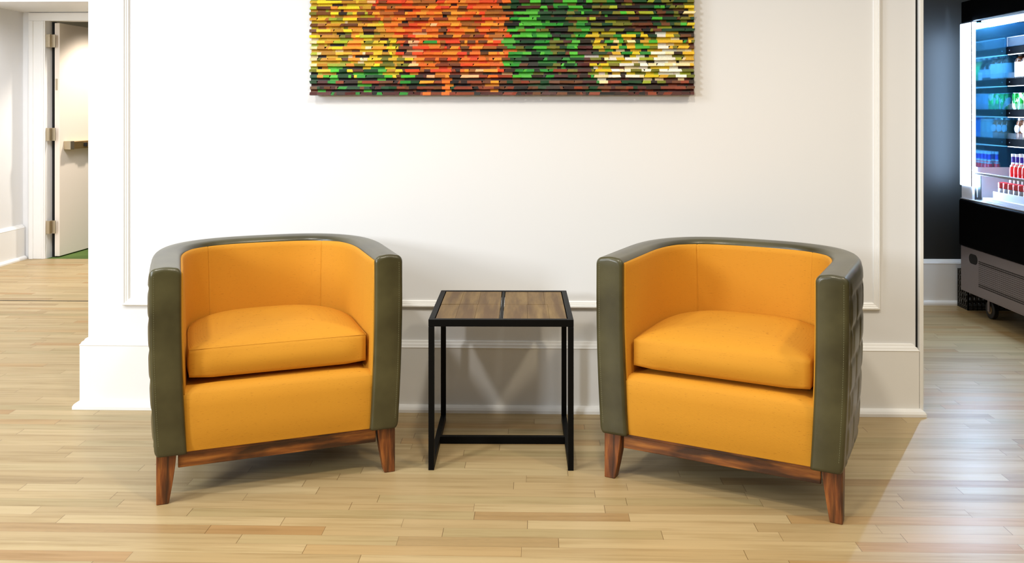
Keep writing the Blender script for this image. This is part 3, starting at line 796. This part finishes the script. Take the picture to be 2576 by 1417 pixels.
# dark plastic crate standing behind the refrigerator's far end
cr = MB()
cx0, cx1, cy0, cy1, ch = 2.735, 3.02, 5.775, 5.915, 0.245
cr.box(cx0, cx1, cy0, cy1, 0.0, 0.012)
for zz in (0.018, 0.055, 0.092, 0.129, 0.166, 0.203, 0.235):
    cr.box(cx0, cx1, cy0, cy0+0.006, zz, zz+0.010).box(cx0, cx1, cy1-0.006, cy1, zz, zz+0.010).box(cx0, cx0+0.006, cy0, cy1, zz, zz+0.010).box(cx1-0.006, cx1, cy0, cy1, zz, zz+0.010)
k = 0
while cx0 + k*0.028 < cx1:
    xx = cx0+k*0.028; cr.box(xx, xx+0.008, cy0, cy0+0.006, 0, ch).box(xx, xx+0.008, cy1-0.006, cy1, 0, ch); k += 1
for k in range(6):
    yy = cy0+k*0.0264; cr.box(cx0, cx0+0.006, yy, yy+0.008, 0, ch).box(cx1-0.006, cx1, yy, yy+0.008, 0, ch)
o = cr.build('plastic_crate', plain('dark_crate_plastic', lin(46,42,34), 0.5)); tag(o, 'dark slatted plastic crate on the floor between the refrigerator and the dark wall', 'crate')

# ------------------------------------------------------------------ drinks
def bottle_proto(kind):
    r = empty(kind)
    return r
def mk_jug(label):
    r = empty('juice_jug'); tag(r, label, 'bottle', 'juice jugs on the upper shelf')
    MB().lathe([(0.030,0),(0.036,0.004),(0.036,0.105),(0.032,0.118),(0.020,0.132),(0.015,0.138)], n=28).build('bottle_body', clearliquid('brown_juice', lin(84,44,18)), r, smooth=True)
    MB().lathe([(0.0366,0.012),(0.0368,0.013),(0.0368,0.102),(0.0366,0.103)], n=28).build('paper_label', plain('white_label', lin(245,245,240), 0.5, 0, 0, 50, .5, 0, 0.15), r, smooth=True)
    MB().cyl((0,0,0.138),(0,0,0.152),0.016,n=20).build('cap', plain('dark_cap', lin(60,56,52), 0.3, 0.3), r)
    return r
def mk_dark(label):
    r = empty('dark_bottle'); tag(r, label, 'bottle', 'dark bottles on the upper shelf')
    MB().lathe([(0.026,0),(0.031,0.004),(0.031,0.085),(0.024,0.105),(0.012,0.122),(0.0115,0.135)], n=24).build('bottle_body', clearliquid('dark_glass', lin(30,22,22)), r, smooth=True)
    MB().lathe([(0.0315,0.02),(0.0317,0.021),(0.0317,0.072),(0.0315,0.073)], n=24).build('paper_label', plain('pale_label', lin(190,200,215), 0.5), r, smooth=True)
    MB().cyl((0,0,0.135),(0,0,0.152),0.0135,n=18).build('cap', plain('silver_cap', lin(220,222,226), 0.25, 0.8), r)
    return r
def mk_tag():
    o = MB().box(-0.001, 0.001, -0.022, 0.022, 0, 0.055).build('price_card', plain('white_card', lin(240,240,245), 0.5)); return tag(o, 'small white price card leaning before the dark bottles on the upper shelf', 'price card')
def mk_green():
    r = empty('green_tea_bottle'); tag(r, 'green labelled bottle on the upper shelf', 'bottle', 'green labelled bottles')
    MB().lathe([(0.028,0),(0.033,0.004),(0.033,0.100),(0.030,0.112),(0.016,0.126),(0.014,0.132)], n=24).build('bottle_body', clearliquid('pale_tea', lin(120,150,80)), r, smooth=True)
    MB().lathe([(0.0336,0.008),(0.0338,0.009),(0.0338,0.096),(0.0336,0.097)], n=24).build('paper_label', plain('green_label', lin(70,205,110), 0.5, 0, 0, 50, .5, 0, 0.5), r, smooth=True)
    MB().cyl((0,0,0.132),(0,0,0.148),0.015,n=18).build('cap', plain('white_cap', lin(235,238,240), 0.35), r)
    return r
CAN = [(0.024,0),(0.0275,0.003),(0.031,0.010),(0.031,0.092),(0.0275,0.101),(0.0265,0.103)]
def mk_can(name, col, label, group, marks=None):
    r = empty(name); tag(r, label, 'can', group)
    t = NT(name+'_print'); tc = t.n('ShaderNodeTexCoord')
    t.b.inputs['Metallic'].default_value = 0.35; t.b.inputs['Roughness'].default_value = 0.25
    if marks:
        n = t.noise(t.obj((28, 28, 16)), 1.2, 2); cc = t.ramp(n, [(0.40, marks[0]), (0.46, col), (0.58, col), (0.62, marks[1]), (0.70, marks[2])], 'CONSTANT'); t.l(cc, t.b.inputs['Base Color'])
    else: t.b.inputs['Base Color'].default_value = col
    MB().lathe(CAN, n=26).build('can_body', t.m, r, smooth=True)
    MB().lathe([(0.0268,0.1025),(0.0268,0.1055),(0.0250,0.1055),(0.0245,0.104)], n=26).build('can_rim', M['rail'], r)
    return r
def mk_coffee():
    r = empty('coffee_bottle'); tag(r, 'brown coffee bottle with round white label', 'bottle', 'coffee bottles on the middle shelf')
    MB().lathe([(0.027,0),(0.031,0.004),(0.031,0.095),(0.026,0.112),(0.022,0.118)], n=26).build('bottle_body', clearliquid('brown_coffee', lin(112,66,40)), r, smooth=True)
    MB().cyl((-0.0255,0,0.066),(-0.0335,0,0.066),0.026,0.022,n=28).build('round_label', plain('round_white_label', lin(236,236,240), 0.5), r)
    MB().cyl((0,0,0.118),(0,0,0.130),0.0225,n=22).build('cap', plain('chrome_cap', lin(200,200,205), 0.25, 0.8), r)
    return r
def mk_glass():
    r = empty('glass_jar'); tag(r, 'clear glass jar past the coffee bottles', 'jar', 'glass jars on the middle shelf')
    MB().lathe([(0.028,0),(0.032,0.004),(0.032,0.100),(0.028,0.112)], n=26).build('jar_body', clearliquid('grey_drink', lin(140,165,170)), r, smooth=True)
    MB().cyl((0,0,0.112),(0,0,0.124),0.029,n=22).build('jar_lid', plain('pale_lid', lin(205,214,220), 0.3, 0.4), r)
    return r
def mk_blue():
    r = empty('blue_drink_bottle'); tag(r, 'bright blue water bottle on the third shelf', 'bottle', 'blue bottles on the middle shelf')
    MB().lathe([(0.027,0),(0.031,0.004),(0.031,0.030),(0.029,0.055),(0.031,0.085),(0.020,0.110),(0.013,0.118)], n=26).build('bottle_body', clearliquid('blue_water', lin(60,140,235)), r, smooth=True)
    MB().cyl((0,0,0.118),(0,0,0.132),0.014,n=18).build('cap', plain('blue_cap', lin(20,70,200), 0.35), r)
    return r
def mk_cup():
    o = MB().lathe([(0.020,0),(0.028,0.055),(0.026,0.055),(0.018,0.003)], n=24).build('paper_cup', plain('white_paper_cup', lin(240,240,244), 0.5), smooth=True); return tag(o, 'small white cup in front of the blue bottles on the middle shelf', 'cup')
def mk_water():
    r = empty('water_bottle'); tag(r, 'clear water bottle on the deck at back', 'bottle', 'water bottles on the deck at the back')
    MB().lathe([(0.025,0),(0.029,0.004),(0.029,0.050),(0.027,0.054),(0.029,0.060),(0.029,0.085),(0.014,0.108),(0.012,0.116)], n=24).build('bottle_body', clearliquid('pale_water', lin(70,120,160)), r, smooth=True)
    MB().cyl((0,0,0.116),(0,0,0.130),0.013,n=18).build('cap', plain('blue_grey_cap', lin(120,170,210), 0.35), r)
    return r
def mk_tub():
    r = empty('food_tub'); tag(r, 'round clear food tub with a lid at the end of the lowest shelf', 'tub')
    MB().lathe([(0.045,0),(0.058,0.050),(0.060,0.052)], n=32).build('tub_body', clearliquid('green_salad', lin(60,100,90)), r, smooth=True)
    MB().lathe([(0.062,0.0525),(0.062,0.058),(0.050,0.066)], n=32).build('tub_lid', M['rail'], r, smooth=True)
    return r
def mk_red():
    r = empty('red_drink_bottle'); tag(r, 'red drink bottle with white cap and violet neck', 'bottle', 'red drink bottles behind the front glass')
    MB().lathe([(0.022,0),(0.026,0.004),(0.026,0.100),(0.027,0.150),(0.023,0.163),(0.012,0.182)], n=26).build('bottle_body', clearliquid('red_drink', lin(214,10,14)), r, smooth=True)
    MB().lathe([(0.0264,0.018),(0.0266,0.019),(0.0266,0.082),(0.0264,0.083)], n=26).build('paper_label', plain('grey_label', lin(170,170,178), 0.4, 0.2, 0, 50, .5, 0, 0.4), r, smooth=True)
    MB().lathe([(0.0238,0.163),(0.0150,0.176),(0.0125,0.188)], n=24).build('foil_collar', plain('silver_foil', lin(232,232,222), 0.3, 0.5), r, smooth=True)
    MB().cyl((0,0,0.186),(0,0,0.222),0.0125,n=20).build('neck_band', plain('violet_band', lin(60,36,140), 0.4), r)
    MB().cyl((0,0,0.222),(0,0,0.238),0.0140,n=20).build('cap', plain('white_screw_cap', lin(245,245,245), 0.35), r)
    return r

ORD = ['first', 'second', 'third', 'fourth', 'fifth', 'sixth', 'seventh', 'eighth', 'ninth', 'tenth']
def rank(proto, x0, z, y_start, dy, n, rows=1, dx=0.07, first_rot=0):
    """a rank of copies along the shelf; y_start is the far end"""
    k = 0; base = proto['label']
    for r in range(rows):
        for i in range(n):
            o = proto if k == 0 else copy_tree(proto)
            o.location = (x0 + r*dx, y_start - i*dy, z); k += 1
            o['label'] = base + ((', front row, ', ', back row, ')[r] if rows > 1 else ', ') + ORD[i] + ' from the mirrored end'
            if k > 1: o.rotation_euler = (0, 0, (k*2.399) % 6.28 if first_rot else 0)
z2, z3, z4, z5 = 1.4625, 1.2725, 1.0925, 0.7355
XS = FX+0.252
rank(mk_jug('brown juice jug with large white label, upper shelf'), XS, z2, 5.535, 0.076, 3, 2, 0.078)
rank(mk_dark('dark bottle with pale label and silver cap'), XS, z2, 5.300, 0.068, 2, 1)
o = mk_tag(); o.location = (FX+0.206, 5.262, z2); 
rank(mk_green(), XS, z2, 5.160, 0.069, 3, 1)
GM = (lin(240,250,240), lin(10,110,40), lin(235,210,40))
rank(mk_can('lemon_lime_can', lin(20,160,60), 'green and white drink can on second shelf', 'green cans', GM), XS-0.01, z3, 5.555, 0.064, 4, 2, 0.066, 1)
rank(mk_can('silver_blue_can', lin(120,150,175), 'pale blue-grey can on the second shelf', 'blue-grey cans'), XS-0.01, z3, 5.270, 0.064, 3, 1)
rank(mk_can('red_can', lin(200,40,60), 'red can on the second shelf', 'red cans'), XS-0.01, z3, 5.070, 0.064, 3, 1)
rank(mk_coffee(), XS, z4, 5.530, 0.066, 3, 2, 0.068)
rank(mk_glass(), XS, z4, 5.310, 0.068, 2, 1)
rank(mk_blue(), XS+0.01, z4, 5.165, 0.066, 4, 1)
o = mk_cup(); o.location = (XS-0.0, 4.86, z4)
# lowest shelf level: items standing on the white deck behind
rank(mk_water(), FX+0.42, 0.7355, 5.20, 0.064, 5, 1)
o = mk_tub(); o.location = (FX+0.50, 5.44, 0.7355)
_p = mk_red(); _p.scale = (0.80, 0.80, 1.0)
rank(_p, FX+0.165, 0.772, 5.462, 0.046, 10, 2, 0.047)
o = fp(MB().box(FX+0.135, FX+0.26, 4.98, 5.465, 0.7355, 0.7715), 'riser', M['fr_white'], bevel=0.002)
def mk_pack():
    r = empty('snack_cup'); tag(r, 'small grey cup with red lid behind front glass', 'cup', 'red lidded cups behind the front glass')
    MB().lathe([(0.021,0),(0.0245,0.004),(0.026,0.068)], n=24).build('cup_body', plain('silver_print', lin(150,150,160), 0.35, 0.4, 0, 50, .5, 0, 0.5), r, smooth=True)
    MB().lathe([(0.0215,0.0005),(0.0250,0.002),(0.0252,0.009)], n=24).build('pink_band', plain('pink_band', lin(220,60,110), 0.4), r, smooth=True)
    MB().cyl((0,0,0.0685),(0,0,0.104),0.0262,n=24).build('lid', plain('red_lid', lin(190,14,30), 0.35), r, bevel=0.004)
    return r
rank(mk_pack(), FX+0.106, 0.7355, 5.465, 0.056, 9, 1)
